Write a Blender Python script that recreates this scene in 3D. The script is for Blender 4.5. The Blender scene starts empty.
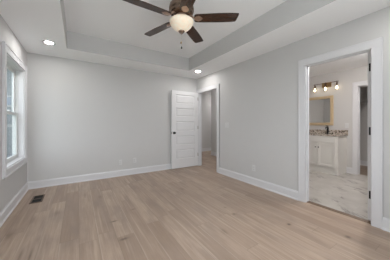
import bpy, bmesh, math, random
from mathutils import Vector, Matrix
R = math.radians
S = bpy.context.scene
COL = S.collection
random.seed(7)

# ------------------------------------------------------------------ camera
FPX, YAW, HORIZON, EYE = 183.4, 0.5701, 124.1, 1.163
cam = bpy.data.cameras.new('camera')
cam.sensor_width = 36.0
cam.lens = 36.0 * FPX / 390.0
cam.shift_y = -(130.0 - HORIZON) / 390.0
cam.clip_start = 0.02
cam_o = bpy.data.objects.new('camera', cam)
cam_o.location = (0, 0, EYE)
cam_o.rotation_euler = (R(90), 0, -YAW)
COL.objects.link(cam_o)
S.camera = cam_o

# ------------------------------------------------------------------ light
S.view_settings.view_transform = 'Standard'
S.view_settings.look = 'None'
S.view_settings.gamma = 1.0
S.view_settings.use_curve_mapping = False
S.view_settings.exposure = 0.42
try:
    S.cycles.use_denoising = True
    S.cycles.max_bounces = 12
    S.cycles.diffuse_bounces = 8
except Exception:
    pass
world = bpy.data.worlds.new('world')
S.world = world
world.use_nodes = True
bg = world.node_tree.nodes['Background']
bg.inputs[0].default_value = (0.91, 0.94, 1.0, 1)
bg.inputs[1].default_value = 2.7


def area(name, loc, rot, sx, sy, power, color):
    l = bpy.data.lights.new(name, 'AREA')
    l.shape = 'RECTANGLE'
    l.size, l.size_y = sx, sy
    l.energy = power
    l.color = color
    o = bpy.data.objects.new(name, l)
    o.location = loc
    o.rotation_euler = rot
    COL.objects.link(o)
    return o


# added fill lamp, unseen behind the camera, tilted up to lift the ceiling
FILL = (0.98, 0.97, 1.0)
area('fill_front', (0.75, -0.95, 1.20), (R(113), 0, 0), 1.9, 1.4, 52, FILL)

# portals in the two left windows: no light of its own, it only steers sky sampling
for py in (3.66, 0.13):
    pl = area('sky_portal', (-0.93, py, 1.33), (0, R(-90), 0), 1.42, 0.90, 1, (1, 1, 1))
    pl.data.cycles.is_portal = True

# ------------------------------------------------------------------ room sizes
XL, XR, YB, YF, H = -0.754, 2.848, 4.361, -0.57, 2.44
WT = 0.10                    # inner wall thickness
WTO = 0.135                   # outer wall thickness
XB = 5.40                    # bathroom far wall
TX0, TX1, TY0, TY1, TZ = -0.152, 2.244, 0.03, 3.767, 2.735

# ------------------------------------------------------------------ materials


def new_mat(name):
    m = bpy.data.materials.new(name)
    m.use_nodes = True
    nt = m.node_tree
    return m, nt, nt.nodes['Principled BSDF']


def mat(name, col, rough=0.6, metal=0.0, noise=0.0, nscale=40, bump=0.0, bscale=200, spec=0.5):
    m, nt, b = new_mat(name)
    b.inputs['Base Color'].default_value = (*col, 1)
    b.inputs['Roughness'].default_value = rough
    b.inputs['Metallic'].default_value = metal
    b.inputs['Specular IOR Level'].default_value = spec
    tc = nt.nodes.new('ShaderNodeTexCoord')
    if noise:
        n = nt.nodes.new('ShaderNodeTexNoise')
        n.inputs['Scale'].default_value = nscale
        nt.links.new(tc.outputs['Object'], n.inputs['Vector'])
        mx = nt.nodes.new('ShaderNodeMix')
        mx.data_type = 'RGBA'
        mx.inputs[6].default_value = (*[c * (1 - noise) for c in col], 1)
        mx.inputs[7].default_value = (*[min(1, c * (1 + noise)) for c in col], 1)
        nt.links.new(n.outputs['Fac'], mx.inputs[0])
        nt.links.new(mx.outputs[2], b.inputs['Base Color'])
    if bump:
        n = nt.nodes.new('ShaderNodeTexNoise')
        n.inputs['Scale'].default_value = bscale
        nt.links.new(tc.outputs['Object'], n.inputs['Vector'])
        bp = nt.nodes.new('ShaderNodeBump')
        bp.inputs['Strength'].default_value = bump
        bp.inputs['Distance'].default_value = 0.002
        nt.links.new(n.outputs['Fac'], bp.inputs['Height'])
        nt.links.new(bp.outputs['Normal'], b.inputs['Normal'])
    return m


def emit(name, col, strength):
    m, nt, b = new_mat(name)
    b.inputs['Base Color'].default_value = (*col, 1)
    b.inputs['Emission Color'].default_value = (*col, 1)
    b.inputs['Emission Strength'].default_value = strength
    return m


class G:
    """small helper that chains math nodes"""

    def __init__(self, nt):
        self.nt = nt

    def _in(self, sock, v):
        if isinstance(v, (int, float)):
            sock.default_value = v
        else:
            self.nt.links.new(v, sock)

    def m(self, op, a, b=0.0, c=0.0):
        n = self.nt.nodes.new('ShaderNodeMath')
        n.operation = op
        self._in(n.inputs[0], a)
        self._in(n.inputs[1], b)
        self._in(n.inputs[2], c)
        return n.outputs[0]

    def xyz(self, x, y, z):
        n = self.nt.nodes.new('ShaderNodeCombineXYZ')
        for i, v in enumerate((x, y, z)):
            self._in(n.inputs[i], v)
        return n.outputs[0]

    def noise(self, vec, scale, detail=3.0, rough=0.5, dist=0.0):
        n = self.nt.nodes.new('ShaderNodeTexNoise')
        n.inputs['Scale'].default_value = scale
        n.inputs['Detail'].default_value = detail
        n.inputs['Roughness'].default_value = rough
        n.inputs['Distortion'].default_value = dist
        self.nt.links.new(vec, n.inputs['Vector'])
        return n.outputs['Fac']

    def white(self, vec):
        n = self.nt.nodes.new('ShaderNodeTexWhiteNoise')
        n.noise_dimensions = '3D'
        self.nt.links.new(vec, n.inputs['Vector'])
        return n.outputs['Value']

    def ramp(self, fac, stops):
        n = self.nt.nodes.new('ShaderNodeValToRGB')
        el = n.color_ramp.elements
        while len(el) < len(stops):
            el.new(0.5)
        for e, (p, c) in zip(el, stops):
            e.position = p
            e.color = (*c, 1) if not isinstance(c, float) else (c, c, c, 1)
        self._in(n.inputs[0], fac)
        return n.outputs[0]

    def mix(self, fac, a, b, mode='MIX'):
        n = self.nt.nodes.new('ShaderNodeMix')
        n.data_type = 'RGBA'
        n.blend_type = mode
        self._in(n.inputs[0], fac)
        for i, v in ((6, a), (7, b)):
            if isinstance(v, tuple):
                n.inputs[i].default_value = (*v, 1)
            else:
                self.nt.links.new(v, n.inputs[i])
        return n.outputs[2]


def wood_floor():
    m, nt, b = new_mat('oak_planks')
    g = G(nt)
    tc = nt.nodes.new('ShaderNodeTexCoord')
    sp = nt.nodes.new('ShaderNodeSeparateXYZ')
    nt.links.new(tc.outputs['Object'], sp.inputs[0])
    X, Y = sp.outputs[0], sp.outputs[1]
    W, L = 0.163, 1.55
    u = g.m('DIVIDE', g.m('SUBTRACT', X, 0.016), W)
    row = g.m('FLOOR', u)
    off = g.white(g.xyz(row, 3.7, 1.3))
    v = g.m('ADD', g.m('DIVIDE', Y, L), g.m('MULTIPLY', off, 7.0))
    pid = g.m('FLOOR', v)
    rnd = g.white(g.xyz(row, pid, 0.5))
    rnd2 = g.white(g.xyz(row, pid, 9.5))
    # grain, stretched along the plank and shifted from plank to plank
    gv = g.xyz(g.m('MULTIPLY', X, 26.0), g.m('ADD', g.m('MULTIPLY', Y, 1.6), g.m('MULTIPLY', rnd, 37.0)), rnd2)
    grain = g.noise(gv, 1.0, 5, 0.6, 0.8)
    fv = g.xyz(g.m('MULTIPLY', X, 160.0), g.m('ADD', g.m('MULTIPLY', Y, 5.0), g.m('MULTIPLY', rnd2, 51.0)), rnd)
    fine = g.noise(fv, 1.0, 2, 0.6)
    cloud = g.noise(g.xyz(g.m('MULTIPLY', X, 5.0), g.m('ADD', g.m('MULTIPLY', Y, 2.0), g.m('MULTIPLY', rnd, 11.0)), rnd2), 1.0, 3, 0.55)
    base = g.ramp(rnd, [(0.0, (0.345, 0.256, 0.198)), (0.3, (0.415, 0.315, 0.246)), (0.7, (0.450, 0.345, 0.272)), (1.0, (0.495, 0.385, 0.308))])
    c = g.mix(g.ramp(grain, [(0.38, 0.0), (0.72, 0.62)]), base, (0.265, 0.188, 0.138))
    c = g.mix(g.ramp(fine, [(0.45, 0.0), (0.8, 0.30)]), c, (0.27, 0.19, 0.14))
    c = g.mix(g.ramp(cloud, [(0.46, 0.0), (0.72, 0.62)]), c, (0.270, 0.208, 0.170))
    pale = g.ramp(g.noise(g.xyz(g.m('MULTIPLY', X, 34.0), g.m('ADD', g.m('MULTIPLY', Y, 0.9), g.m('MULTIPLY', rnd2, 29.0)), rnd), 1.0, 2, 0.5), [(0.58, 0.0), (0.76, 0.55)])
    c = g.mix(pale, c, (0.56, 0.44, 0.345))
    # knots and mineral streaks lying in the boards
    for kx, ky, rx, ry, s in [(0.368, 2.37, .022, .018, .85), (0.397, 1.951, .026, .024, .7), (0.639, 2.564, .02, .02, .45), (2.067, 1.203, .014, .024, .95),
                              (2.346, 0.74, .018, .03, .7), (1.705, 1.725, .014, .03, .55), (1.732, 1.927, .012, .02, .4), (-0.599, 2.648, .03, .07, .4), (-0.426, 2.194, .014, .12, .55),
                              (-0.352, 2.147, .012, .12, .6), (-0.454, 2.933, .02, .1, .4), (-0.225, 2.994, .04, .08, .35), (1.336, 1.502, .03, .06, .4),
                              (1.578, 2.892, .03, .06, .4), (1.45, 2.802, .03, .09, .35), (0.303, 3.281, .03, .08, .35), (0.1, 3.5, .02, .1, .3), (2.2, 1.02, .02, .08, .35)]:
        rx, ry = (rx * 1.5, ry * 0.8) if ry < 0.035 else (rx, ry)
        dx = g.m('DIVIDE', g.m('SUBTRACT', X, kx), rx)
        dy = g.m('DIVIDE', g.m('SUBTRACT', Y, ky), ry)
        d = g.m('ADD', g.m('MULTIPLY', dx, dx), g.m('MULTIPLY', dy, dy))
        d = g.m('MULTIPLY', d, g.m('ADD', 0.35, g.m('MULTIPLY', grain, 1.3)))
        f = g.m('MULTIPLY', g.m('POWER', 2.718, g.m('MULTIPLY', d, -1.0)), s)
        c = g.mix(f, c, (0.085, 0.055, 0.038))
    # joints
    fu = g.m('FRACT', u)
    fw = g.m('FRACT', v)
    eu = g.m('MULTIPLY', g.m('MINIMUM', fu, g.m('SUBTRACT', 1.0, fu)), W)
    ev = g.m('MULTIPLY', g.m('MINIMUM', fw, g.m('SUBTRACT', 1.0, fw)), L)
    e = g.m('MINIMUM', eu, ev)
    j = g.ramp(g.m('DIVIDE', e, 0.004), [(0.35, 1.0), (1.0, 0.0)])
    # pale sapwood along the edges of some boards
    sap = g.m('MULTIPLY', g.ramp(g.m('DIVIDE', fu, 0.085), [(0.4, 0.6), (1.0, 0.0)]), g.ramp(rnd2, [(0.62, 0.0), (0.66, 1.0)]))
    c = g.mix(g.m('MULTIPLY', sap, g.ramp(fine, [(0.3, 1.0), (0.7, 0.5)])), c, (0.56, 0.45, 0.365))
    c = g.mix(g.m('MULTIPLY', j, 0.30), c, (0.13, 0.10, 0.075))
    nt.links.new(c, b.inputs['Base Color'])
    b.inputs['Roughness'].default_value = 0.42
    b.inputs['Specular IOR Level'].default_value = 0.35
    bp = nt.nodes.new('ShaderNodeBump')
    bp.inputs['Strength'].default_value = 0.25
    bp.inputs['Distance'].default_value = 0.002
    h = g.m('SUBTRACT', g.m('MULTIPLY', fine, 0.3), j)
    nt.links.new(h, bp.inputs['Height'])
    nt.links.new(bp.outputs['Normal'], b.inputs['Normal'])
    return m


def marble_tile():
    m, nt, b = new_mat('marble_tile')
    g = G(nt)
    tc = nt.nodes.new('ShaderNodeTexCoord')
    sp = nt.nodes.new('ShaderNodeSeparateXYZ')
    nt.links.new(tc.outputs['Object'], sp.inputs[0])
    X, Y = sp.outputs[0], sp.outputs[1]
    W, L = 0.61, 0.305
    v = g.m('DIVIDE', Y, L)
    row = g.m('FLOOR', v)
    u = g.m('ADD', g.m('DIVIDE', X, W), g.m('MULTIPLY', row, 0.5))
    pid = g.m('FLOOR', u)
    rnd = g.white(g.xyz(row, pid, 2.5))
    t = g.m('ADD', g.m('MULTIPLY', X, 0.75), g.m('MULTIPLY', Y, 1.0))
    s_ = g.m('SUBTRACT', g.m('MULTIPLY', X, 1.0), g.m('MULTIPLY', Y, 0.75))
    vv = g.xyz(g.m('ADD', g.m('MULTIPLY', t, 1.2), g.m('MULTIPLY', rnd, 13.0)), g.m('MULTIPLY', s_, 4.5), rnd)
    n = g.noise(vv, 1.0, 4, 0.6, 0.6)
    vein = g.m('ABSOLUTE', g.m('SUBTRACT', n, 0.58))
    vf = g.ramp(vein, [(0.0, 0.95), (0.02, 0.45), (0.055, 0.0)])
    sel = g.ramp(g.noise(g.xyz(X, Y, 4.0), 2.2, 2), [(0.42, 0.0), (0.55, 1.0)])
    cl = g.noise(g.xyz(X, Y, rnd), 4.0, 4)
    c = g.ramp(cl, [(0.3, (0.40, 0.375, 0.345)), (0.7, (0.50, 0.475, 0.445))])
    c = g.mix(g.m('MULTIPLY', vf, sel), c, (0.16, 0.14, 0.13))
    fu, fw = g.m('FRACT', u), g.m('FRACT', v)
    e = g.m('MINIMUM', g.m('MULTIPLY', g.m('MINIMUM', fu, g.m('SUBTRACT', 1.0, fu)), W), g.m('MULTIPLY', g.m('MINIMUM', fw, g.m('SUBTRACT', 1.0, fw)), L))
    j = g.ramp(g.m('DIVIDE', e, 0.003), [(0.5, 0.45), (1.0, 0.0)])
    c = g.mix(j, c, (0.40, 0.38, 0.36))
    nt.links.new(c, b.inputs['Base Color'])
    b.inputs['Roughness'].default_value = 0.3
    return m


def granite():
    m, nt, b = new_mat('granite')
    g = G(nt)
    tc = nt.nodes.new('ShaderNodeTexCoord')
    vo = nt.nodes.new('ShaderNodeTexVoronoi')
    vo.inputs['Scale'].default_value = 38
    nt.links.new(tc.outputs['Object'], vo.inputs['Vector'])
    w = g.white(vo.outputs['Position'])
    c = g.ramp(w, [(0.0, (0.06, 0.048, 0.04)), (0.22, (0.16, 0.125, 0.10)), (0.42, (0.38, 0.32, 0.265)), (0.7, (0.54, 0.48, 0.42)), (1.0, (0.64, 0.59, 0.54))])
    n = g.noise(tc.outputs['Object'], 30.0, 4)
    c = g.mix(g.ramp(n, [(0.45, 0.0), (0.7, 0.6)]), c, (0.45, 0.38, 0.32))
    nt.links.new(c, b.inputs['Base Color'])
    b.inputs['Roughness'].default_value = 0.2
    return m


def blade_wood():
    m, nt, b = new_mat('walnut_blade')
    g = G(nt)
    tc = nt.nodes.new('ShaderNodeTexCoord')
    sp = nt.nodes.new('ShaderNodeSeparateXYZ')
    nt.links.new(tc.outputs['Object'], sp.inputs[0])
    n = g.noise(g.xyz(g.m('MULTIPLY', sp.outputs[0], 5.0), g.m('MULTIPLY', sp.outputs[1], 70.0), sp.outputs[2]), 1.0, 4, 0.6, 0.4)
    c = g.ramp(n, [(0.3, (0.024, 0.009, 0.004)), (0.6, (0.056, 0.023, 0.011)), (0.8, (0.088, 0.040, 0.020))])
    nt.links.new(c, b.inputs['Base Color'])
    b.inputs['Roughness'].default_value = 0.27
    b.inputs['Specular IOR Level'].default_value = 0.7
    return m


def glass(name, tint=(0.95, 0.98, 0.98), k=0.10):
    m, nt, b = new_mat(name)
    nt.nodes.remove(b)
    out = nt.nodes['Material Output']
    tr = nt.nodes.new('ShaderNodeBsdfTransparent')
    tr.inputs[0].default_value = (*tint, 1)
    gl = nt.nodes.new('ShaderNodeBsdfGlossy')
    gl.inputs['Roughness'].default_value = 0.03
    fr = nt.nodes.new('ShaderNodeFresnel')
    # same reflection from either face of the pane
    ge = nt.nodes.new('ShaderNodeNewGeometry')
    g = G(nt)
    ior = g.m('SUBTRACT', 1.18, g.m('MULTIPLY', ge.outputs['Backfacing'], 1.18 - 1.0 / 1.18))
    nt.links.new(ior, fr.inputs[0])
    mx = nt.nodes.new('ShaderNodeMixShader')
    nt.links.new(fr.outputs[0], mx.inputs[0])
    nt.links.new(tr.outputs[0], mx.inputs[1])
    nt.links.new(gl.outputs[0], mx.inputs[2])
    nt.links.new(mx.outputs[0], out.inputs['Surface'])
    return m


def bowl_glass():
    m, nt, b = new_mat('alabaster_glass')
    g = G(nt)
    tc = nt.nodes.new('ShaderNodeTexCoord')
    n = g.noise(tc.outputs['Object'], 14.0, 4, 0.6, 1.2)
    c = g.ramp(n, [(0.3, (0.86, 0.70, 0.52)), (0.7, (0.98, 0.90, 0.78))])
    nt.links.new(c, b.inputs['Base Color'])
    b.inputs['Roughness'].default_value = 0.35
    # the lit bowl glows evenly, tinted by its mottled colour
    sp = nt.nodes.new('ShaderNodeSeparateXYZ')
    nt.links.new(tc.outputs['Object'], sp.inputs[0])
    nt.links.new(g.mix(0.5, c, (1.0, 0.84, 0.62)), b.inputs['Emission Color'])
    b.inputs['Emission Strength'].default_value = 0.13
    return m


def siding():
    m, nt, b = new_mat('pale_siding')
    g = G(nt)
    tc = nt.nodes.new('ShaderNodeTexCoord')
    n = g.noise(tc.outputs['Object'], 3.0, 3)
    c = g.ramp(n, [(0.3, (0.085, 0.11, 0.12)), (0.7, (0.125, 0.15, 0.16))])
    nt.links.new(c, b.inputs['Base Color'])
    return m


M = {
    'wall': mat('wall_paint', (0.573, 0.568, 0.566), 0.75, bump=0.03, noise=0.01, nscale=8),
    'bathwall': mat('bath_wall_paint', (0.575, 0.562, 0.55), 0.75, bump=0.03),
    'ceil': mat('ceiling_paint', (0.90, 0.908, 0.92), 0.85, bump=0.03),
    'trim': mat('trim_paint', (0.67, 0.668, 0.685), 0.4, noise=0.01),
    'door': mat('door_paint', (0.74, 0.735, 0.745), 0.4, noise=0.01),
    'floor': wood_floor(), 'tile': marble_tile(), 'granite': granite(), 'blade': blade_wood(),
    'threshold': mat('threshold_oak', (0.17, 0.115, 0.08), 0.45, noise=0.25, nscale=30),
    'bronze': mat('aged_bronze', (0.24, 0.17, 0.13), 0.25, 0.9, noise=0.2),
    'pewter': mat('brushed_bronze', (0.50, 0.36, 0.28), 0.30, 0.85, noise=0.15),
    'black': mat('black_metal', (0.018, 0.018, 0.02), 0.35, 0.6, noise=0.1),
    'nickel': mat('satin_nickel', (0.55, 0.54, 0.52), 0.35, 0.9, noise=0.05),
    'gold': mat('gold_frame', (0.66, 0.52, 0.33), 0.45, 0.4, noise=0.12, nscale=60),
    'brass': mat('aged_brass', (0.42, 0.28, 0.14), 0.35, 0.8, noise=0.15),
    'mirror': mat('mirror_glass', (0.80, 0.81, 0.80), 0.02, 1.0, noise=0.005),
    'cab': mat('cabinet_paint', (0.72, 0.70, 0.665), 0.42, noise=0.01),
    'plate': mat('plastic_plate', (0.64, 0.64, 0.64), 0.35, noise=0.01),
    'slot': mat('dark_slot', (0.05, 0.05, 0.05), 0.6, noise=0.1),
    'vent': mat('brown_register', (0.13, 0.080, 0.052), 0.45, 0.3, noise=0.2),
    'ventdark': mat('register_dark', (0.012, 0.010, 0.009), 0.7, noise=0.1),
    'vinyl': mat('white_vinyl', (0.62, 0.63, 0.63), 0.35, noise=0.01),
    'glass': glass('window_glass'), 'jar': glass('clear_jar_glass', (0.97, 0.96, 0.94)),
    'lens': emit('lit_lens', (1.0, 0.97, 0.94), 170.0),
    'bulb': emit('lit_bulb', (1.0, 0.84, 0.62), 6.0),
    'bowl': bowl_glass(), 'siding': siding(),
    'roof': mat('grey_shingles', (0.09, 0.09, 0.095), 0.9, noise=0.4, nscale=6),
    'housetrim': mat('exterior_trim', (0.27, 0.28, 0.28), 0.6, noise=0.02),
    'housepane': mat('dark_exterior_glass', (0.10, 0.14, 0.19), 0.08, noise=0.2, nscale=2),
    'lawn': mat('lawn', (0.16, 0.19, 0.13), 0.95, noise=0.5, nscale=5),
    'paving': mat('driveway', (0.15, 0.17, 0.20), 0.9, noise=0.2, nscale=3),
    'leaf': mat('shrub_leaf', (0.22, 0.30, 0.22), 0.7, noise=0.4, nscale=12),
    'bark': mat('shrub_stem', (0.10, 0.075, 0.055), 0.9, noise=0.3),
    'outerwall': mat('outer_wall', (0.55, 0.57, 0.56), 0.8, noise=0.03),
    'wire': mat('white_wire', (0.62, 0.62, 0.61), 0.4, noise=0.02),
}

# ------------------------------------------------------------------ mesh helpers


class MB:
    def __init__(self):
        self.bm = bmesh.new()

    def box(self, x0, x1, y0, y1, z0, z1, bevel=0.0):
        r = bmesh.ops.create_cube(self.bm, size=1.0)
        vs = r['verts']
        for v in vs:
            v.co = Vector(((x0 + x1) / 2 + v.co.x * (x1 - x0), (y0 + y1) / 2 + v.co.y * (y1 - y0), (z0 + z1) / 2 + v.co.z * (z1 - z0)))
        if bevel:
            es = list({e for v in vs for e in v.link_edges})
            bmesh.ops.bevel(self.bm, geom=es, offset=bevel, segments=2, profile=0.5, affect='EDGES')
        return self

    def prism(self, pts, z0, z1, f=None):
        """extrude a 2-D outline; f maps (a, b, h) to a point"""
        f = f or (lambda a, b, h: (a, b, h))
        lo = [self.bm.verts.new(f(a, b, z0)) for a, b in pts]
        hi = [self.bm.verts.new(f(a, b, z1)) for a, b in pts]
        n = len(pts)
        self.bm.faces.new(lo[::-1])
        self.bm.faces.new(hi)
        for i in range(n):
            self.bm.faces.new((lo[i], lo[(i + 1) % n], hi[(i + 1) % n], hi[i]))
        return self

    def lathe(self, prof, n=32, axis='Z', c=(0, 0, 0)):
        rings = []
        c = Vector(c)
        for r, h in prof:
            ring = []
            if r < 1e-6:
                ring = [None]
            for k in range(n if r >= 1e-6 else 1):
                a = 2 * math.pi * k / n
                p = Vector((r * math.cos(a), r * math.sin(a), h))
                if axis == 'X':
                    p = Vector((p.z, p.x, p.y))
                elif axis == 'Y':
                    p = Vector((p.y, p.z, p.x))
                ring = ring if r >= 1e-6 else []
                ring.append(self.bm.verts.new(c + p))
            rings.append(ring)
        for a, b in zip(rings, rings[1:]):
            for k in range(n):
                va = [a[k % len(a)], a[(k + 1) % len(a)]] if len(a) > 1 else [a[0]]
                vb = [b[(k + 1) % len(b)], b[k % len(b)]] if len(b) > 1 else [b[0]]
                if len(va) + len(vb) >= 3:
                    fc = self.bm.faces.new(va + vb)
                    fc.smooth = True
        return self

    def tube(self, pts, r, n=10):
        pts = [Vector(p) for p in pts]
        rings = []
        for i, p in enumerate(pts):
            t = (pts[min(i + 1, len(pts) - 1)] - pts[max(i - 1, 0)]).normalized()
            up = Vector((0, 0, 1)) if abs(t.z) < 0.9 else Vector((1, 0, 0))
            a = t.cross(up).normalized()
            b = t.cross(a).normalized()
            rr = r[i] if isinstance(r, (list, tuple)) else r
            rings.append([self.bm.verts.new(p + a * rr * math.cos(2 * math.pi * k / n) + b * rr * math.sin(2 * math.pi * k / n)) for k in range(n)])
        for x, y in zip(rings, rings[1:]):
            for k in range(n):
                fc = self.bm.faces.new((x[k], x[(k + 1) % n], y[(k + 1) % n], y[k]))
                fc.smooth = True
        self.bm.faces.new(rings[0][::-1])
        self.bm.faces.new(rings[-1])
        return self

    def build(self, name, m, parent=None, at=None):
        bmesh.ops.recalc_face_normals(self.bm, faces=self.bm.faces)
        me = bpy.data.meshes.new(name)
        self.bm.to_mesh(me)
        self.bm.free()
        me.materials.append(m)
        o = bpy.data.objects.new(name, me)
        COL.objects.link(o)
        if at is not None:
            at = Vector(at)
            me.transform(Matrix.Translation(-at))
            o.location = at
        if parent is not None:
            o.parent = parent
        return o


def tag(o, label=None, cat=None, group=None, kind=None):
    for k, v in (('label', label), ('category', cat), ('group', group), ('kind', kind)):
        if v:
            o[k] = v
    return o


def empty(name, loc=(0, 0, 0)):
    o = bpy.data.objects.new(name, None)
    o.location = loc
    o.empty_display_size = 0.1
    COL.objects.link(o)
    return o


def struct(o):
    o['kind'] = 'structure'
    return o


def copy_tree(o, parent=None):
    c = o.copy()
    COL.objects.link(c)
    if parent is not None:
        c.parent = parent
    for ch in list(o.children):
        copy_tree(ch, c)
    return c


# ------------------------------------------------------------------ floors
HX1, HY1 = 4.25, 6.40        # hall: side wall and end wall
struct(MB().box(XL - WTO, XR + 0.03, YF - WTO, YB + WT, -0.12, 0).box(XR + 0.03, 7.2, 3.33, 6.6, -0.12, 0).build('floor', M['floor']))
struct(MB().box(XR + 0.07, 5.46, 0.1, 3.27, -0.12, 0.008).build('floor_bathroom', M['tile']))
struct(MB().box(5.50, 6.88, 0.3, 2.5, -0.12, 0.0).build('floor_closet', M['floor']))

# ------------------------------------------------------------------ walls
DH = 2.04                    # door head
HALL0, HALL1 = 3.455, 4.266  # hall door opening along the right wall
BATH0, BATH1 = 0.680, 1.408  # bathroom door opening
W0, W1, WZ0, WZ1 = 3.165, 4.120, 0.60, 2.055    # window opening (left wall)
V0, V1 = -0.345, 0.610       # second left window, added unseen beside the camera to bring in light
F0, F1 = -0.15, 1.65          # front window, added unseen behind the camera


def left_wall():
    m = MB()
    x0, x1 = XL - WTO, XL
    for a, b in ((YF - WTO, V0), (V1, W0), (W1, YB + WT)):
        m.box(x0, x1, a, b, 0, 2.9)
    for a, b in ((V0, V1), (W0, W1)):
        m.box(x0, x1, a, b, 0, WZ0)
        m.box(x0, x1, a, b, WZ1, 2.9)
    return m


struct(left_wall().build('wall_left', M['wall']))
struct(MB().box(XL, XR + WT, YB, YB + WT, 0, 2.9).build('wall_back', M['wall']))
m = MB()
for a, b in ((YF - WTO, BATH0), (BATH1, HALL0), (HALL1, YB)):
    m.box(XR, XR + WT, a, b, 0, 2.9)
for a, b in ((BATH0, BATH1), (HALL0, HALL1)):
    m.box(XR, XR + WT, a, b, DH, 2.9)
struct(m.build('wall_right', M['wall']))
m = MB()
m.box(XL, F0, YF - WTO, YF, 0, 2.9).box(F1, XR, YF - WTO, YF, 0, 2.9)
m.box(F0, F1, YF - WTO, YF, 0, WZ0).box(F0, F1, YF - WTO, YF, WZ1, 2.9)
struct(m.build('wall_front', M['wall']))

# ceiling: a lower ring, the sides of the tray and the raised middle, one sheet of plaster
m = MB()
m.box(XL, TX0, YF, YB, H, 2.9).box(TX1, XR, YF, YB, H, 2.9)
m.box(TX0, TX1, YF, TY0, H, 2.9).box(TX0, TX1, TY1, YB, H, 2.9)
m.box(TX0, TX1, TY0, TY1, TZ, 2.9)
struct(m.build('ceiling', M['ceil']))
# the upright sides of the tray carry the wall colour
m = MB()
t = 0.004
m.box(TX0, TX0 + t, TY0, TY1, H, TZ).box(TX1 - t, TX1, TY0, TY1, H, TZ).box(TX0 + t, TX1 - t, TY0, TY0 + t, H, TZ).box(TX0 + t, TX1 - t, TY1 - t, TY1, H, TZ)
struct(m.build('ceiling_tray_side', M['wall']))

# hall
struct(MB().box(HX1, HX1 + WT, 3.33, 5.50, 0, H).build('wall_hall_side', M['wall']))
struct(MB().box(2.2, 7.2, HY1, HY1 + WT, 0, H).build('wall_hall_end', M['wall']))
struct(MB().box(2.2, 2.32, YB + WT, HY1, 0, H).box(7.08, 7.2, 5.62, HY1, 0, H).box(HX1 + WT, 7.2, 5.38, 5.50, 0, H).build('wall_hall_return', M['wall']))
struct(MB().box(XR + WT, HX1 + WT, 3.33, HY1, H, H + 0.1).box(2.2, XR + WT, YB + WT, HY1, H, H + 0.1).box(HX1 + WT, 7.2, 5.38, HY1, H, H + 0.1).build('ceiling_hall', M['ceil']))
# bathroom
CL0, CL1 = 0.76, 1.520       # closet opening in the bathroom's far wall
m = MB()
m.box(XB, XB + WT, 0.1, CL0, 0, 2.46).box(XB, XB + WT, CL1, 3.33, 0, 2.46).box(XB, XB + WT, CL0, CL1, DH, 2.46)
struct(m.build('wall_bathroom', M['bathwall']))
struct(MB().box(XR + WT, XB + WT, 3.21, 3.33, 0, H).build('wall_bathroom_left', M['bathwall']))
struct(MB().box(XR + WT, XB + WT, -0.02, 0.1, 0, H).build('wall_bathroom_right', M['bathwall']))
struct(MB().box(XR + WT, 6.9, -0.02, 3.33, 2.46, 2.56).build('ceiling_bathroom', M['ceil']))
m = MB()
m.box(6.76, 6.88, 0.3, 2.5, 0, 2.46).box(XB + WT, 6.76, 2.38, 2.5, 0, 2.46).box(XB + WT, 6.76, 0.3, 0.42, 0, 2.46)
struct(m.build('wall_closet', M['bathwall']))

# ------------------------------------------------------------------ trim
BH, BT = 0.135, 0.016
BP = [(0, 0), (0.026, 0), (0.026, 0.010), (0.022, 0.018), (BT, 0.022), (BT, BH - 0.022), (0.011, BH - 0.012), (0.008, BH), (0, BH)]


def base_y(m, x, sgn, y0, y1, z=0):
    """board on a wall of constant x, standing off towards sgn"""
    return m.prism(BP, y0, y1, lambda a, b, h: (x + sgn * a, h, z + b))


def base_x(m, y, sgn, x0, x1, z=0):
    return m.prism(BP, x0, x1, lambda a, b, h: (h, y + sgn * a, z + b))


struct(base_y(MB(), XL, 1, YF, YB).build('baseboard_left', M['trim']))
struct(base_x(MB(), YB, -1, XL, XR).build('baseboard_back', M['trim']))
CW = 0.095
m = MB()
base_y(m, XR, -1, BATH1 + CW, HALL0 - CW)
base_y(m, XR, -1, YF, BATH0 - CW)
struct(m.build('baseboard_right', M['trim']))
struct(base_x(MB(), YF, 1, XL, XR).build('baseboard_front', M['trim']))
m = base_y(MB(), HX1, -1, 3.33, 5.50)
base_x(m, HY1, -1, 2.32, 7.08)
struct(m.build('baseboard_hall', M['trim']))
m = base_y(MB(), XB, -1, CL1 + CW, 1.727, 0.008)
struct(m.build('baseboard_bathroom', M['trim']))
struct(base_y(MB(), 6.76, -1, 0.42, 2.38).build('baseboard_closet', M['trim']))


def casing(m, x, sgn, y0, y1, top, z0=0.0, w=CW, t=0.015):
    xa, xb = sorted((x, x + sgn * t))
    xc, xd = sorted((x, x + sgn * (t + 0.003)))
    m.box(xa, xb, y0 - w, y0, z0, top, 0.003)
    m.box(xa, xb, y1, y1 + w, z0, top, 0.003)
    m.box(xa, xb, y0 - w, y1 + w, top, top + w, 0.003)
    # raised outer edge
    m.box(xc, xd, y0 - w, y0 - w + 0.016, z0, top + w, 0.003)
    m.box(xc, xd, y1 + w - 0.016, y1 + w, z0, top + w, 0.003)
    m.box(xc, xd, y0 - w, y1 + w, top + w - 0.016, top + w, 0.003)
    return m


def jamb(m, x0, x1, y0, y1, top, z0=0.0, t=0.018, stop=None):
    """lining of an opening in a wall lying between x0 and x1"""
    m.box(x0, x1, y0, y0 + t, z0, top).box(x0, x1, y1 - t, y1, z0, top).box(x0, x1, y0, y1, top - t, top)
    if stop is not None:
        a, b, s = stop, stop + 0.035, 0.011
        m.box(a, b, y0 + t, y0 + t + s, z0, top - t).box(a, b, y1 - t - s, y1 - t, z0, top - t).box(a, b, y0 + t, y1 - t, top - t - s, top - t)
    return m


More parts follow.
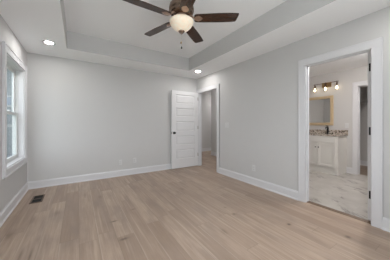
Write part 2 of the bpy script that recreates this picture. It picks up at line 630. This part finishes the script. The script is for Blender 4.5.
def hinge_mesh():
    """knuckle along z with two leaves"""
    m = MB().tube([(0, 0, -0.045), (0, 0, 0.045)], 0.006, 10)
    m.box(-0.0015, 0.0015, 0, 0.028, -0.044, 0.044)
    return m


hall_trim = jamb(casing(MB(), XR, -1, HALL0, HALL1, DH - 0.008), XR, XR + WT, HALL0 - 0.012, HALL1 + 0.012, DH + 0.004, stop=XR + 0.045)
casing(hall_trim, XR + WT, 1, HALL0, HALL1, DH - 0.008)
struct(hall_trim.build('trim_1', M['trim']))
bath_trim = jamb(casing(MB(), XR, -1, BATH0, BATH1, DH - 0.008), XR, XR + WT, BATH0 - 0.012, BATH1 + 0.012, DH + 0.004, stop=XR + 0.040)
casing(bath_trim, XR + WT, 1, BATH0, BATH1, DH - 0.008, 0.008)
struct(bath_trim.build('trim_2', M['trim']))
struct(jamb(casing(MB(), XB, -1, CL0, CL1, DH - 0.008, 0.008), XB, XB + WT, CL0 - 0.012, CL1 + 0.012, DH + 0.004, stop=XB + 0.045).build('trim_3', M['trim']))
# oak reducer strip between planks and tile
struct(MB().prism([(0.0, 0.0), (0.058, 0.0), (0.058, 0.013), (0.036, 0.015), (0.010, 0.007)], BATH0 + 0.006, BATH1 - 0.006, lambda a, b, h: (XR + 0.022 + a, h, b)).build('trim_4', M['threshold']))

# ------------------------------------------------------------------ windows


def sash(root, name, x, y0, y1, z0, z1, rail_low, rail_high):
    st, t = 0.048, 0.030
    m = MB()
    m.box(x, x + t, y0, y0 + st, z0, z1, 0.004).box(x, x + t, y1 - st, y1, z0, z1, 0.004)
    m.box(x, x + t, y0 + st, y1 - st, z0, z0 + rail_low, 0.004).box(x, x + t, y0 + st, y1 - st, z1 - rail_high, z1, 0.004)
    s = m.build(name, M['vinyl'], root)
    MB().box(x + t / 2 - 0.003, x + t / 2 + 0.003, y0 + st, y1 - st, z0 + rail_low, z1 - rail_high).build('pane', M['glass'], s)
    return s


def window_left(idx, y0, y1):
    root = struct(empty('window_%d' % idx, (0, 0, 0)))
    # picture-frame casing with a deeper sill board at the bottom
    m = MB()
    t, w = 0.020, CW
    x0, x1 = XL, XL + t
    m.box(x0, x1, y0 - w, y0, WZ0 - w, WZ1 + w, 0.003).box(x0, x1, y1, y1 + w, WZ0 - w, WZ1 + w, 0.003)
    m.box(x0, x1, y0, y1, WZ1, WZ1 + w, 0.003).box(x0, x1, y0, y1, WZ0 - w, WZ0, 0.003)
    e = 0.008
    for a in ((y0 - w, y0 - w + 0.018, WZ0 - w, WZ1 + w), (y1 + w - 0.018, y1 + w, WZ0 - w, WZ1 + w), (y0 - w, y1 + w, WZ1 + w - 0.018, WZ1 + w), (y0 - w, y1 + w, WZ0 - w, WZ0 - w + 0.018)):
        m.box(x1 - 0.004, x1 + e, *a, 0.003)
    m.build('window_casing', M['trim'], root)
    d = 0.065                                             # depth of the reveal
    m = MB()
    jt = 0.014
    m.box(XL - d, XL + 0.002, y0, y0 + jt, WZ0, WZ1).box(XL - d, XL + 0.002, y1 - jt, y1, WZ0, WZ1)
    m.box(XL - d, XL + 0.002, y0 + jt, y1 - jt, WZ1 - jt, WZ1).box(XL - d, XL + 0.002, y0 + jt, y1 - jt, WZ0, WZ0 + jt)
    m.build('window_jamb', M['trim'], root)
    f = 0.022
    m = MB()
    xa, xb = XL - d - 0.070, XL - d
    m.box(xa, xb, y0, y0 + f, WZ0, WZ1).box(xa, xb, y1 - f, y1, WZ0, WZ1).box(xa, xb, y0 + f, y1 - f, WZ1 - f, WZ1).box(xa, xb, y0 + f, y1 - f, WZ0, WZ0 + f)
    m.build('window_frame', M['vinyl'], root)
    mid = 1.325
    sash(root, 'upper_sash', xa + 0.004, y0 + f, y1 - f, mid - 0.02, WZ1 - f, 0.038, 0.046)
    lo = sash(root, 'lower_sash', xb - 0.036, y0 + f, y1 - f, WZ0 + f, mid + 0.02, 0.055, 0.038)
    yc = (y0 + y1) / 2
    MB().box(xb - 0.03, xb - 0.004, yc - 0.03, yc + 0.03, mid + 0.02, mid + 0.03, 0.003).box(xb - 0.022, xb + 0.006, yc - 0.008, yc + 0.02, mid + 0.03, mid + 0.04, 0.002).build('sash_lock', M['vinyl'], lo)
    return root


window_left(1, W0, W1)
window_left(2, V0, V1)  # added window, out of view, for the sky light it admits
# wide front window, added behind the camera to let fill light in
root = struct(empty('window_3'))
m = MB()
for a in ((F0 - CW, F0, WZ0 - CW, WZ1 + CW), (F1, F1 + CW, WZ0 - CW, WZ1 + CW), (F0, F1, WZ1, WZ1 + CW), (F0, F1, WZ0 - CW, WZ0)):
    m.box(a[0], a[1], YF, YF + 0.02, a[2], a[3], 0.003)
m.build('window_casing', M['trim'], root)
m = MB()
ya, yb = YF - WTO, YF - 0.09
for a in ((F0, F0 + .05, WZ0, WZ1), (F1 - .05, F1, WZ0, WZ1), (F0 + .05, F1 - .05, WZ1 - .05, WZ1), (F0 + .05, F1 - .05, WZ0, WZ0 + .05), (0.7, 0.8, WZ0 + .05, WZ1 - .05), (F0 + .05, 0.7, 1.30, 1.35), (0.8, F1 - .05, 1.30, 1.35)):
    m.box(a[0], a[1], ya, yb, a[2], a[3])
fr = m.build('window_frame', M['vinyl'], root)
MB().box(F0 + .05, F1 - .05, YF - .125, YF - .12, WZ0 + .05, WZ1 - .05).build('pane', M['glass'], fr)

# ------------------------------------------------------------------ hall door, standing open along the back wall
door = struct(empty('door_1', (2.836, 4.266, 0.012)))
tag(door, 'white five-panel door standing open along the back wall', 'door')
DW, DT, DZ = 0.806, 0.036, 2.022


def panel_door(DW=DW):
    """leaf from x=-DW to 0, front face at y=0, five recessed panels with raised fields on each face"""
    m = MB()
    stile = 0.118
    zs = [(0.232, 0.486), (0.600, 0.846), (0.962, 1.225), (1.342, 1.575), (1.690, 1.925)]
    r = 0.014
    m.box(-DW, -DW + stile, 0, DT, 0, DZ, 0.002).box(-stile, 0, 0, DT, 0, DZ, 0.002)
    edges = [0.0] + [z for p in zs for z in p] + [DZ]
    for a, b in zip(edges[0::2], edges[1::2]):
        m.box(-DW + stile, -stile, 0.0005, DT - 0.0005, a, b)
    for a, b in zs:
        x0, x1 = -DW + stile, -stile
        m.box(x0, x1, r, DT - r, a, b)
        for y_out, y_in in ((0.002, r), (DT - 0.002, DT - r)):
            # sloping sticking round the panel, then a bevelled raised field
            i0, i1 = 0.0, 0.016
            o = [(x0, a), (x1, a), (x1, b), (x0, b)]
            inn = [(x0 + i1, a + i1), (x1 - i1, a + i1), (x1 - i1, b - i1), (x0 + i1, b - i1)]
            for k in range(4):
                q = [(*o[k], y_out), (*o[(k + 1) % 4], y_out), (*inn[(k + 1) % 4], y_in), (*inn[k], y_in)]
                m.bm.faces.new([m.bm.verts.new((p[0], p[2], p[1])) for p in q])
            j0, j1 = 0.020, 0.038
            fo = [(x0 + j0, a + j0), (x1 - j0, a + j0), (x1 - j0, b - j0), (x0 + j0, b - j0)]
            fi = [(x0 + j1, a + j1), (x1 - j1, a + j1), (x1 - j1, b - j1), (x0 + j1, b - j1)]
            yf = y_out + (0.002 if y_out < y_in else -0.002)
            for k in range(4):
                q = [(*fo[k], y_in), (*fo[(k + 1) % 4], y_in), (*fi[(k + 1) % 4], yf), (*fi[k], yf)]
                m.bm.faces.new([m.bm.verts.new((p[0], p[2], p[1])) for p in q])
            m.bm.faces.new([m.bm.verts.new((p[0], yf, p[1])) for p in fi])
    return m


leaf = panel_door().build('leaf', M['door'], door)
kz = 0.925
for sgn, y in ((-1, 0.0), (1, DT)):
    kn = MB().lathe([(0, 0), (0.033, 0), (0.033, 0.004), (0.030, 0.009), (0.012, 0.011), (0.011, 0.030), (0.020, 0.036), (0.0275, 0.048), (0.0265, 0.060), (0.016, 0.067), (0, 0.068)], 24)
    k = kn.build('door_knob', M['black'], door)
    k.location = (-DW + 0.066, y, kz)
    k.rotation_euler = (R(90) if sgn < 0 else R(-90), 0, 0)
MB().box(-DW - 0.001, -DW + 0.001, 0.007, DT - 0.007, kz - 0.028, kz + 0.028).build('latch_plate', M['black'], door)
for z in (0.31, 1.06, 1.85):
    hg = MB().tube([(0.006, -0.006, z - 0.045), (0.006, -0.006, z + 0.045)], 0.0065, 10)
    hg.box(-0.026, 0.004, -0.0015, 0.001, z - 0.044, z + 0.044)
    hg.build('hinge', M['nickel'], door)

# bathroom door, opened square into the bathroom
d2 = struct(empty('door_2', (XR + 0.086, 0.736, 0.020)))
tag(d2, 'white door opened into the bathroom, only its hinged edge showing beside the doorway', 'door')
d2.rotation_euler = (0, 0, R(180))
panel_door(0.706).build('leaf', M['door'], d2)
for sgn, y in ((-1, 0.0), (1, DT)):
    k = MB().lathe([(0, 0), (0.033, 0), (0.033, 0.004), (0.030, 0.009), (0.012, 0.011), (0.011, 0.030), (0.020, 0.036), (0.0275, 0.048), (0.0265, 0.060), (0.016, 0.067), (0, 0.068)], 24).build('door_knob', M['black'], d2)
    k.location = (-0.706 + 0.066, y, kz)
    k.rotation_euler = (R(90) if sgn < 0 else R(-90), 0, 0)
for z in (0.30, 1.06, 1.82):
    hg = MB().tube([(0.004, DT + 0.004, z - 0.047), (0.004, DT + 0.004, z + 0.047)], 0.0075, 10)
    hg.box(-0.001, 0.0022, 0.012, DT, z - 0.047, z + 0.047)
    hg.build('hinge', M['black'], d2)

# ------------------------------------------------------------------ ceiling fan
FX, FY = 1.030, 1.900
fan = empty('ceiling_fan', (FX, FY, TZ))
tag(fan, 'five-blade dark walnut ceiling fan with lit cream bowl, hung from the tray ceiling', 'ceiling fan')


def fz(z):
    return z - TZ


MB().lathe([(0, 0), (0.072, 0), (0.072, -0.012), (0.060, -0.040), (0.030, -0.058), (0.016, -0.062), (0, -0.062)]).build('canopy', M['bronze'], fan)
MB().tube([(0, 0, -0.055), (0, 0, fz(2.59))], 0.013, 14).build('downrod', M['bronze'], fan)
MB().lathe([(0, fz(2.628)), (0.022, fz(2.628)), (0.030, fz(2.612)), (0.070, fz(2.604)), (0.112, fz(2.585)), (0.138, fz(2.555)), (0.147, fz(2.515)), (0.145, fz(2.485)), (0.135, fz(2.480)), (0.140, fz(2.472)), (0.128, fz(2.452)), (0.095, fz(2.440)), (0, fz(2.438))], 40).build('motor_housing', M['bronze'], fan)
ft = MB().lathe([(0, fz(2.440)), (0.062, fz(2.440)), (0.066, fz(2.425)), (0.058, fz(2.412)), (0.078, fz(2.402)), (0.102, fz(2.394)), (0.114, fz(2.388)), (0.114, fz(2.378)), (0, fz(2.378))], 36).build('light_fitter', M['pewter'], fan)
MB().lathe([(0.112, fz(2.384)), (0.128, fz(2.380)), (0.139, fz(2.372)), (0.141, fz(2.362)), (0.134, fz(2.340)), (0.117, fz(2.312)), (0.090, fz(2.284)), (0.056, fz(2.263)), (0.025, fz(2.252)), (0, fz(2.250))], 48).build('glass_bowl', M['bowl'], fan)
MB().lathe([(0, fz(2.260)), (0.034, fz(2.259)), (0.036, fz(2.250)), (0.026, fz(2.238)), (0.012, fz(2.232)), (0.013, fz(2.226)), (0.007, fz(2.219)), (0, fz(2.217))], 20).build('finial', M['bronze'], fan)


def blade_mesh(a):
    """outline along local x, pitched, then turned to angle a and left in the fan's frame"""
    top = [(0.150, 0.040), (0.160, 0.054), (0.185, 0.060), (0.215, 0.062), (0.30, 0.064), (0.42, 0.068), (0.54, 0.067), (0.605, 0.064), (0.630, 0.060), (0.640, 0.053)]
    bot = [(0.653, 0.0), (0.661, -0.045), (0.660, -0.056), (0.652, -0.062), (0.54, -0.068), (0.42, -0.068), (0.30, -0.064), (0.215, -0.062), (0.185, -0.060), (0.160, -0.054), (0.150, -0.040)]
    m = MB()
    m.prism(top + bot, -0.0035, 0.0035)
    return m


PHI = -34.9
for k in range(5):
    a = R(PHI + 72 * k)
    b = blade_mesh(a).build('blade', M['blade'], fan)
    b.location = (0, 0, fz(2.402))
    b.rotation_euler = (R(-11), 0, a)
    # forked bracket with a round medallion screwed under the blade
    m = MB()
    m.prism([(0.150, 0.013), (0.175, 0.034), (0.20, 0.040), (0.225, 0.030), (0.245, 0.006), (0.245, -0.006), (0.225, -0.030), (0.20, -0.040), (0.175, -0.034), (0.150, -0.013)], -0.0085, -0.0035)
    m.lathe([(0, -0.016), (0.014, -0.015), (0.024, -0.0115), (0.027, -0.0085)], 20, c=(0.205, 0, 0))
    m.tube([(0.085, 0, 0.050), (0.115, 0, 0.036), (0.15, 0, 0.002), (0.19, 0, -0.007)], [0.012, 0.011, 0.009, 0.006], 10)
    m.build('blade_bracket', M['pewter'], b)
for dx, dy, z1, col in ((-0.009, -0.006, 2.120, 'brass'), (0.004, 0.006, 2.068, 'black')):
    m = MB()
    z = 2.226
    while z > z1 + 0.012:
        m.lathe([(0, 0.0019), (0.0013, 0.0012), (0.0017, 0), (0.0013, -0.0012), (0, -0.0019)], 8, c=(dx, dy, fz(z)))
        z -= 0.0062
    m.tube([(dx, dy, fz(2.228)), (dx, dy, fz(z1 + 0.008))], 0.0007, 6)
    ch = m.build('pull_chain', M['nickel'], fan)
    MB().lathe([(0, 0.016), (0.003, 0.014), (0.0045, 0.006), (0.009, -0.004), (0.0095, -0.010), (0.006, -0.016), (0, -0.018)], 14, c=(dx, dy, fz(z1))).build('pull_knob', M[col], ch)

# ------------------------------------------------------------------ recessed lights


def recessed_light(x, y, label):
    t = empty('recessed_light', (x, y, H))
    tag(t, label, 'ceiling light', 'recessed lights of the lower ceiling')
    MB().lathe([(0.052, 0.004), (0.052, -0.002), (0.060, -0.005), (0.084, -0.004), (0.088, 0.0), (0.088, 0.003), (0.052, 0.004)], 36).build('trim_ring', M['plate'], t)
    MB().lathe([(0, -0.0035), (0.045, -0.0035), (0.0525, -0.001), (0.0525, 0.003), (0, 0.003)], 36).build('lens', M['lens'], t)
    return t


recessed_light(-0.375, 3.655, 'lit round ceiling light above the window, near the left wall')
recessed_light(2.466, 3.707, 'lit round ceiling light above the open panel door')
# two more, added out of view at the near corners to brighten the room
recessed_light(-0.375, 0.14, 'added round ceiling light, out of view, brightening the near left corner of the room')
recessed_light(2.466, 0.14, 'added round ceiling light, out of view, brightening the near right corner of the room')

# ------------------------------------------------------------------ outlets and switches


def duplex_outlet(label, group=None):
    """plate in the xz plane, facing -y"""
    t = empty('power_outlet')
    tag(t, label, 'outlet', group)
    MB().box(-0.036, 0.036, -0.006, 0, -0.058, 0.058, 0.003).build('cover_plate', M['plate'], t)
    for z in (-0.020, 0.020):
        so = MB().box(-0.017, 0.017, -0.008, -0.004, z - 0.014, z + 0.014, 0.002).build('socket', M['plate'], t)
        MB().box(-0.009, -0.006, -0.0085, -0.0075, z - 0.005, z + 0.006).box(0.006, 0.009, -0.0085, -0.0075, z - 0.004, z + 0.005).box(-0.002, 0.002, -0.0085, -0.0075, z - 0.011, z - 0.007).build('slots', M['slot'], so)
    MB().lathe([(0, -0.0012), (0.0025, -0.001), (0.003, 0)], 10, c=(0, 0, 0)).build('screw', M['nickel'], t).rotation_euler = (R(90), 0, 0)
    t.children[-1].location = (0, -0.006, 0)
    return t


o1 = duplex_outlet('white outlet low on the back wall, the one farther from the door', 'outlets on the back wall')
o1.location = (0.806, YB, 0.305)
o2 = copy_tree(o1)
o2.location = (1.125, YB, 0.317)
o2['label'] = 'white outlet low on the back wall, the one nearer the open door'
o3 = copy_tree(o1)
o3.location = (XR, 2.350, 0.318)
o3.rotation_euler = (0, 0, R(90))
o3.rotation_euler = (0, 0, R(-90))
o3['label'] = 'white outlet low on the right wall between the two doorways'
del o3['group']


def switch(label, gangs=1):
    t = empty('light_switch')
    tag(t, label, 'light switch')
    w = 0.036 + 0.023 * (gangs - 1)
    MB().box(-w, w, -0.006, 0, -0.058, 0.058, 0.003).build('cover_plate', M['plate'], t)
    for g_ in range(gangs):
        x = (g_ - (gangs - 1) / 2) * 0.046
        m = MB().prism([(-0.006, -0.033), (-0.0095, -0.033), (-0.0075, 0.0), (-0.0105, 0.033), (-0.006, 0.033)], x - 0.0165, x + 0.0165, lambda a, b, h: (h, a, b))
        m.build('rocker', M['plate'], t)
    return t


s1 = switch('white double light switch on the right wall beside the hall doorway', 2)
s1.location = (XR, 3.100, 1.140)
s1.rotation_euler = (0, 0, R(-90))
s2 = switch('white light switch on the bathroom wall between mirror and closet', 1)
s2.location = (XB, 1.722, 1.125)
s2.rotation_euler = (0, 0, R(-90))

# ------------------------------------------------------------------ floor register
vent = empty('floor_register', (-0.520, 3.715, 0))
tag(vent, 'brown metal floor register near the window corner', 'floor vent')
m = MB()
a, b = 0.075, 0.172
m.box(-a, -a + 0.020, -b, b, 0, 0.006, 0.002).box(a - 0.020, a, -b, b, 0, 0.006, 0.002).box(-a, a, -b, -b + 0.022, 0, 0.006, 0.002).box(-a, a, b - 0.022, b, 0, 0.006, 0.002)
m.box(-a, a, -0.008, 0.008, 0, 0.005)
m.build('frame', M['vent'], vent)
m = MB()
for i in range(21):
    y = -0.145 + i * 0.0145
    m.prism([(-0.004, 0.0012), (-0.0025, 0.0012), (0.004, 0.0048), (0.0025, 0.0048)], -a + 0.020, a - 0.020, lambda p, q, h, y=y: (h, y + p, q))
m.build('louvres', M['ventdark'], vent)
MB().box(-a + 0.012, a - 0.012, -b + 0.012, b - 0.012, 0.0003, 0.0010).build('duct_shade_sheet', M['ventdark'], vent)  # dark sheet painting the shade of the duct; the floor has no hole

# ------------------------------------------------------------------ bathroom vanity
VX, VY0, VY1 = 4.905, 1.727, 2.96
VH = 0.888
FZ = 0.008
van = empty('vanity_cabinet', (VX, VY0, FZ))
tag(van, 'off-white bathroom vanity cabinet with shaker doors under the granite counter', 'cabinet')


def vb(x0, x1, y0, y1, z0, z1, bevel=0.0, m=None):
    """box in scene coordinates, in the vanity's frame"""
    return (m or MB()).box(x0 - VX, x1 - VX, y0 - VY0, y1 - VY0, z0 - FZ, z1 - FZ, bevel)


XV = XB - 0.004
m = vb(VX + 0.020, XV, VY0, VY0 + 0.019, FZ, VH)                # end panel beside the closet
vb(VX + 0.020, XV, VY1 - 0.019, VY1, FZ, VH, 0, m)
vb(VX + 0.020, XV, VY0 + 0.019, VY1 - 0.019, 0.10, 0.119, 0, m)  # bottom
vb(XV - 0.008, XV, VY0 + 0.019, VY1 - 0.019, 0.119, VH, 0, m)    # back
vb(VX, VX + 0.020, VY0, VY0 + 0.045, FZ, VH, 0.001, m)           # face frame
vb(VX, VX + 0.020, VY1 - 0.045, VY1, FZ, VH, 0.001, m)
vb(VX, VX + 0.020, VY0 + 0.045, VY1 - 0.045, 0.10, 0.19, 0, m)
vb(VX, VX + 0.020, VY0 + 0.045, VY1 - 0.045, 0.70, VH, 0, m)
vb(VX, VX + 0.020, 2.50, 2.545, 0.19, 0.70, 0, m)
vb(VX + 0.004, VX + 0.020, VY0 + 0.045, VY1 - 0.045, FZ, 0.10, 0, m)   # plinth
m.build('carcass', M['cab'], van)


def shaker(name, y0, y1, z0, z1, rail=0.055):
    t = 0.019
    m = vb(VX - t, VX, y0, y0 + rail, z0, z1, 0.0015)
    vb(VX - t, VX, y1 - rail, y1, z0, z1, 0.0015, m)
    vb(VX - t, VX, y0 + rail, y1 - rail, z0, z0 + rail, 0.0015, m)
    vb(VX - t, VX, y0 + rail, y1 - rail, z1 - rail, z1, 0.0015, m)
    vb(VX - t + 0.009, VX, y0 + rail, y1 - rail, z0 + rail, z1 - rail, 0, m)
    return m.build(name, M['cab'], van)


def knob(parent, y, z):
    o = MB().lathe([(0, 0), (0.008, 0), (0.006, 0.008), (0.006, 0.014), (0.013, 0.019), (0.0145, 0.025), (0.009, 0.030), (0, 0.031)], 16).build('knob', M['black'], parent)
    o.location = (-0.019, y - VY0, z - FZ)
    o.rotation_euler = (0, R(-90), 0)


c1 = shaker('cabinet_door', 1.765, 2.136, 0.17, 0.715)
knob(c1, 2.106, 0.612)
c2 = shaker('cabinet_door', 2.142, 2.513, 0.17, 0.715)
knob(c2, 2.172, 0.612)
vb(VX - 0.019, VX, 1.765, 2.513, 0.732, 0.868, 0.002).build('false_drawer_front', M['cab'], van)
for z0, z1 in ((0.17, 0.43), (0.445, 0.715), (0.732, 0.868)):
    dr = shaker('drawer', 2.53, 2.93, z0, z1, 0.042)
    knob(dr, 2.73, (z0 + z1) / 2)

top = empty('vanity_countertop', (VX, VY0, VH))
tag(top, 'speckled brown granite countertop with backsplash on the vanity', 'countertop')
m = MB()
CX0, CY0, CY1 = VX - 0.025, VY0 - 0.028, VY1 + 0.015
SX0, SX1, SY0, SY1 = 4.985, 5.265, 1.86, 2.30          # undermount basin cut-out
for q in ((CX0, SX0, CY0, CY1), (SX1, XB, CY0, CY1), (SX0, SX1, CY0, SY0), (SX0, SX1, SY1, CY1)):
    m.box(q[0] - VX, q[1] - VX, q[2] - VY0, q[3] - VY0, 0, 0.030)
m.build('slab', M['granite'], top)
MB().box(XB - 0.02 - VX, XB - VX, CY0 - VY0, CY1 - VY0, 0.030, 0.132, 0.002).build('backsplash', M['granite'], top)
m = MB()
n = 28
rings = []
for s, z in ((1.0, 0.0), (0.96, -0.05), (0.82, -0.11), (0.5, -0.135), (0.12, -0.14)):
    rings.append([m.bm.verts.new(((SX0 + SX1) / 2 - VX + s * 0.15 * math.cos(2 * math.pi * k / n), (SY0 + SY1) / 2 - VY0 + s * 0.23 * math.sin(2 * math.pi * k / n), z)) for k in range(n)])
for p, q in zip(rings, rings[1:]):
    for k in range(n):
        m.bm.faces.new((p[k], p[(k + 1) % n], q[(k + 1) % n], q[k])).smooth = True
m.bm.faces.new(rings[-1])
m.build('basin', M['plate'], top)

# faucet
fc = empty('faucet', (5.315, 2.085, VH + 0.030))
tag(fc, 'black single-handle faucet standing on the granite counter below the mirror', 'faucet')
MB().lathe([(0, 0), (0.027, 0), (0.027, 0.006), (0.021, 0.014), (0.019, 0.10), (0.022, 0.125), (0.020, 0.165), (0.012, 0.172), (0, 0.172)], 20).build('body', M['black'], fc)
MB().tube([(0, 0, 0.120), (-0.03, 0, 0.158), (-0.07, 0, 0.175), (-0.105, 0, 0.168), (-0.125, 0, 0.148), (-0.130, 0, 0.130)], [0.014, 0.0135, 0.0125, 0.012, 0.0125, 0.013], 12).build('spout', M['black'], fc)
MB().tube([(0, 0, 0.168), (0.004, 0, 0.190), (0.0, 0.012, 0.205), (-0.008, 0.05, 0.222)], [0.010, 0.009, 0.0075, 0.006], 10).build('handle', M['black'], fc)

# mirror
MY0, MY1, MZ0, MZ1 = 1.992, 2.75, 1.130, 1.885
mir = empty('wall_mirror', (XB, (MY0 + MY1) / 2, (MZ0 + MZ1) / 2))
tag(mir, 'gold-framed mirror hung on the bathroom wall above the vanity', 'mirror')
hw, hh, fw = (MY1 - MY0) / 2, (MZ1 - MZ0) / 2, 0.072
prof = [(0.0, 0.0), (0.0, -0.020), (0.008, -0.028), (0.020, -0.024), (0.044, -0.020), (0.056, -0.024), (0.064, -0.020), (fw, -0.010), (fw, 0.0)]
m = MB()
loops = []
for sy, sz in ((-1, -1), (1, -1), (1, 1), (-1, 1)):
    loops.append([m.bm.verts.new((d, sy * (hw - t), sz * (hh - t))) for t, d in prof])
for k in range(4):
    p, q = loops[k], loops[(k + 1) % 4]
    for i in range(len(prof) - 1):
        m.bm.faces.new((p[i], p[i + 1], q[i + 1], q[i]))
m.build('frame', M['gold'], mir)
MB().box(-0.009, -0.002, -hw + fw - 0.005, hw - fw + 0.005, -hh + fw - 0.005, hh - fw + 0.005).build('mirror_glass', M['mirror'], mir)

# vanity light
vl = empty('vanity_light', (XB, 2.140, 2.162))
tag(vl, 'aged brass vanity light bar with three lit bulbs above the gold mirror', 'wall light')
MB().box(-0.022, 0, -0.105, 0.105, -0.058, 0.070, 0.004).build('back_plate', M['brass'], vl)
MB().tube([(-0.085, -0.285, 0.042), (-0.085, 0.285, 0.042)], 0.007, 12).tube([(-0.02, 0, 0.042), (-0.085, 0, 0.042)], 0.010, 12).build('bar', M['bronze'], vl)
for dy in (-0.245, 0.0, 0.245):
    so = MB().lathe([(0, 0.066), (0.006, 0.064), (0.006, 0.030), (0.018, 0.022), (0.022, 0.010), (0.022, -0.046), (0.028, -0.050), (0.028, -0.058), (0, -0.058)], 20, c=(-0.085, dy, 0.0)).build('socket', M['bronze'], vl)
    MB().lathe([(0.026, -0.052), (0.031, -0.062), (0.041, -0.086), (0.044, -0.115), (0.040, -0.145), (0.036, -0.162), (0.034, -0.162), (0.038, -0.144), (0.042, -0.115), (0.039, -0.087), (0.029, -0.064), (0.024, -0.054)], 28, c=(-0.085, dy, 0.0)).build('glass_shade', M['jar'], so)
    MB().lathe([(0, -0.056), (0.010, -0.060), (0.012, -0.076), (0.020, -0.096), (0.0235, -0.114), (0.018, -0.130), (0.009, -0.138), (0, -0.139)], 20, c=(-0.085, dy, 0.0)).build('bulb', M['bulb'], so)

# ceiling light added out of view to brighten the bathroom
bl = empty('added_ceiling_light', (4.1, 0.9, 2.46))
tag(bl, 'added round flush ceiling light, out of view, brightening the bathroom', 'ceiling light')
MB().lathe([(0, 0), (0.16, 0), (0.16, -0.02), (0.15, -0.025), (0, -0.025)], 32).build('base', M['plate'], bl)
MB().lathe([(0.148, -0.024), (0.135, -0.055), (0.09, -0.080), (0, -0.092)], 32).build('diffuser', emit('bath_fill_diffuser', (1.0, 0.955, 0.92), 105.0), bl)
# hall ceiling light, added round the corner to brighten the end wall
hl = copy_tree(bl)   # same fitting
hl.location = (5.5, 5.95, H)
hl.children[1].data = hl.children[1].data.copy()
hl.children[1].data.materials[0] = emit('hall_fill_diffuser', (1.0, 0.97, 0.94), 36.0)
hl['label'] = 'added round flush ceiling light, out of view round the corner at the end of the hall'
hl2 = copy_tree(hl)  # second added hall light, hidden above the door head, brightens the side wall
hl2.location = (3.40, 4.70, H)
hl2['label'] = 'added round flush ceiling light, out of view in the hall just past the bedroom door'
hl2.children[1].data = hl2.children[1].data.copy()
hl2.children[1].data.materials[0] = emit('hall_fill_diffuser_dim', (1.0, 0.97, 0.94), 30.0)

# closet shelf
sh = empty('wire_shelf', (6.76, 1.4, 1.80))
tag(sh, 'white wire closet shelf with hanging rail seen through the closet doorway', 'shelf')
m = MB()
for i in range(36):
    y = -0.94 + i * 0.0535
    m.tube([(-0.003, y, 0), (-0.30, y, 0), (-0.30, y, -0.03)], 0.0025, 6)
m.build('deck_wires', M['wire'], sh)
m = MB()
for x, z in ((-0.30, 0.0), (-0.30, -0.03), (-0.15, -0.004), (-0.006, -0.004)):
    m.tube([(x, -0.95, z), (x, 0.95, z)], 0.0045, 8)
m.build('long_rods', M['wire'], sh)
MB().tube([(-0.27, -0.95, -0.075), (-0.27, 0.95, -0.075)], 0.011, 12).build('hanging_rail', M['wire'], sh)
for y in (-0.6, 0.0, 0.45):
    m = MB().tube([(-0.004, y, -0.28), (-0.30, y, -0.015)], 0.006, 8)
    m.tube([(-0.27, y, -0.04), (-0.27, y, -0.075)], 0.005, 8)
    m.build('bracket', M['wire'], sh)

# ------------------------------------------------------------------ outside the window
GZ = -0.55
struct(MB().box(-40, 20, -30, 50, GZ - 0.3, GZ).build('ground', M['lawn']))
struct(MB().box(-9.0, -1.6, 8.0, 14.0, GZ, GZ + 0.02).build('ground_driveway', M['paving']))
nh = empty('neighbouring_house', (-3.0, 14.0, GZ))
tag(nh, 'grey-green board-and-batten house seen through the left window', 'house')
m = MB().box(-8, 5, 0, 8, 0, 5.2)
for i in range(44):
    x = -7.9 + i * 0.30
    m.box(x, x + 0.05, -0.03, 0.0, 0, 5.2)
m.build('siding_wall', M['siding'], nh)
m = MB().prism([(-0.6, 5.1), (4.0, 7.4), (8.6, 5.1), (8.6, 5.3), (4.0, 7.65), (-0.6, 5.3)], -8.5, 5.5, lambda a, b, h: (h, a, b))
m.build('roof', M['roof'], nh)
for x0, x1, z0, z1 in ((-0.40, -0.05, 2.75, 3.2), (-3.0, -1.8, 1.4, 3.0), (1.2, 2.4, 1.4, 3.0)):
    f = MB()
    for q in ((x0 - .08, x0, z0 - .08, z1 + .08), (x1, x1 + .08, z0 - .08, z1 + .08), (x0, x1, z1, z1 + .08), (x0, x1, z0 - .08, z0)):
        f.box(q[0], q[1], -0.06, -0.005, q[2], q[3])
    f = f.build('house_window', M['housetrim'], nh)
    MB().box(x0, x1, -0.035, -0.02, z0, z1).build('pane', M['housepane'], f)
MB().box(-8, 5, -0.05, -0.03, 1.55, 1.70).build('belt_trim', M['housetrim'], nh)

# shrub by the driveway
sb = empty('garden_shrub', (-3.62, 13.1, GZ))
tag(sb, 'small leafy shrub in front of the neighbouring house outside the left window', 'shrub')
m = MB()
for i in range(420):
    u, v, w = random.gauss(0, 1), random.gauss(0, 1), random.gauss(0, 1)
    l = math.sqrt(u * u + v * v + w * w)
    r = 0.5 * random.random() ** 0.4
    p = Vector((u / l * r * 0.9, v / l * r, 0.75 + w / l * r * 1.3))
    d = Vector((random.uniform(-1, 1), random.uniform(-1, 1), random.uniform(-.5, .8))).normalized()
    e = d.cross(Vector((0.3, 0.2, 1))).normalized()
    q = [p, p + d * .05 + e * .03, p + d * .11, p + d * .05 - e * .03]
    m.bm.faces.new([m.bm.verts.new(t) for t in q])
m.build('foliage', M['leaf'], sb)
m = MB()
for i in range(5):
    a = i * 1.26
    m.tube([(0.02 * math.cos(a), 0.02 * math.sin(a), 0), (0.1 * math.cos(a), 0.1 * math.sin(a), 0.4), (0.25 * math.cos(a), 0.25 * math.sin(a), 0.9)], [0.018, 0.014, 0.006], 6)
m.build('stems', M['bark'], sb)
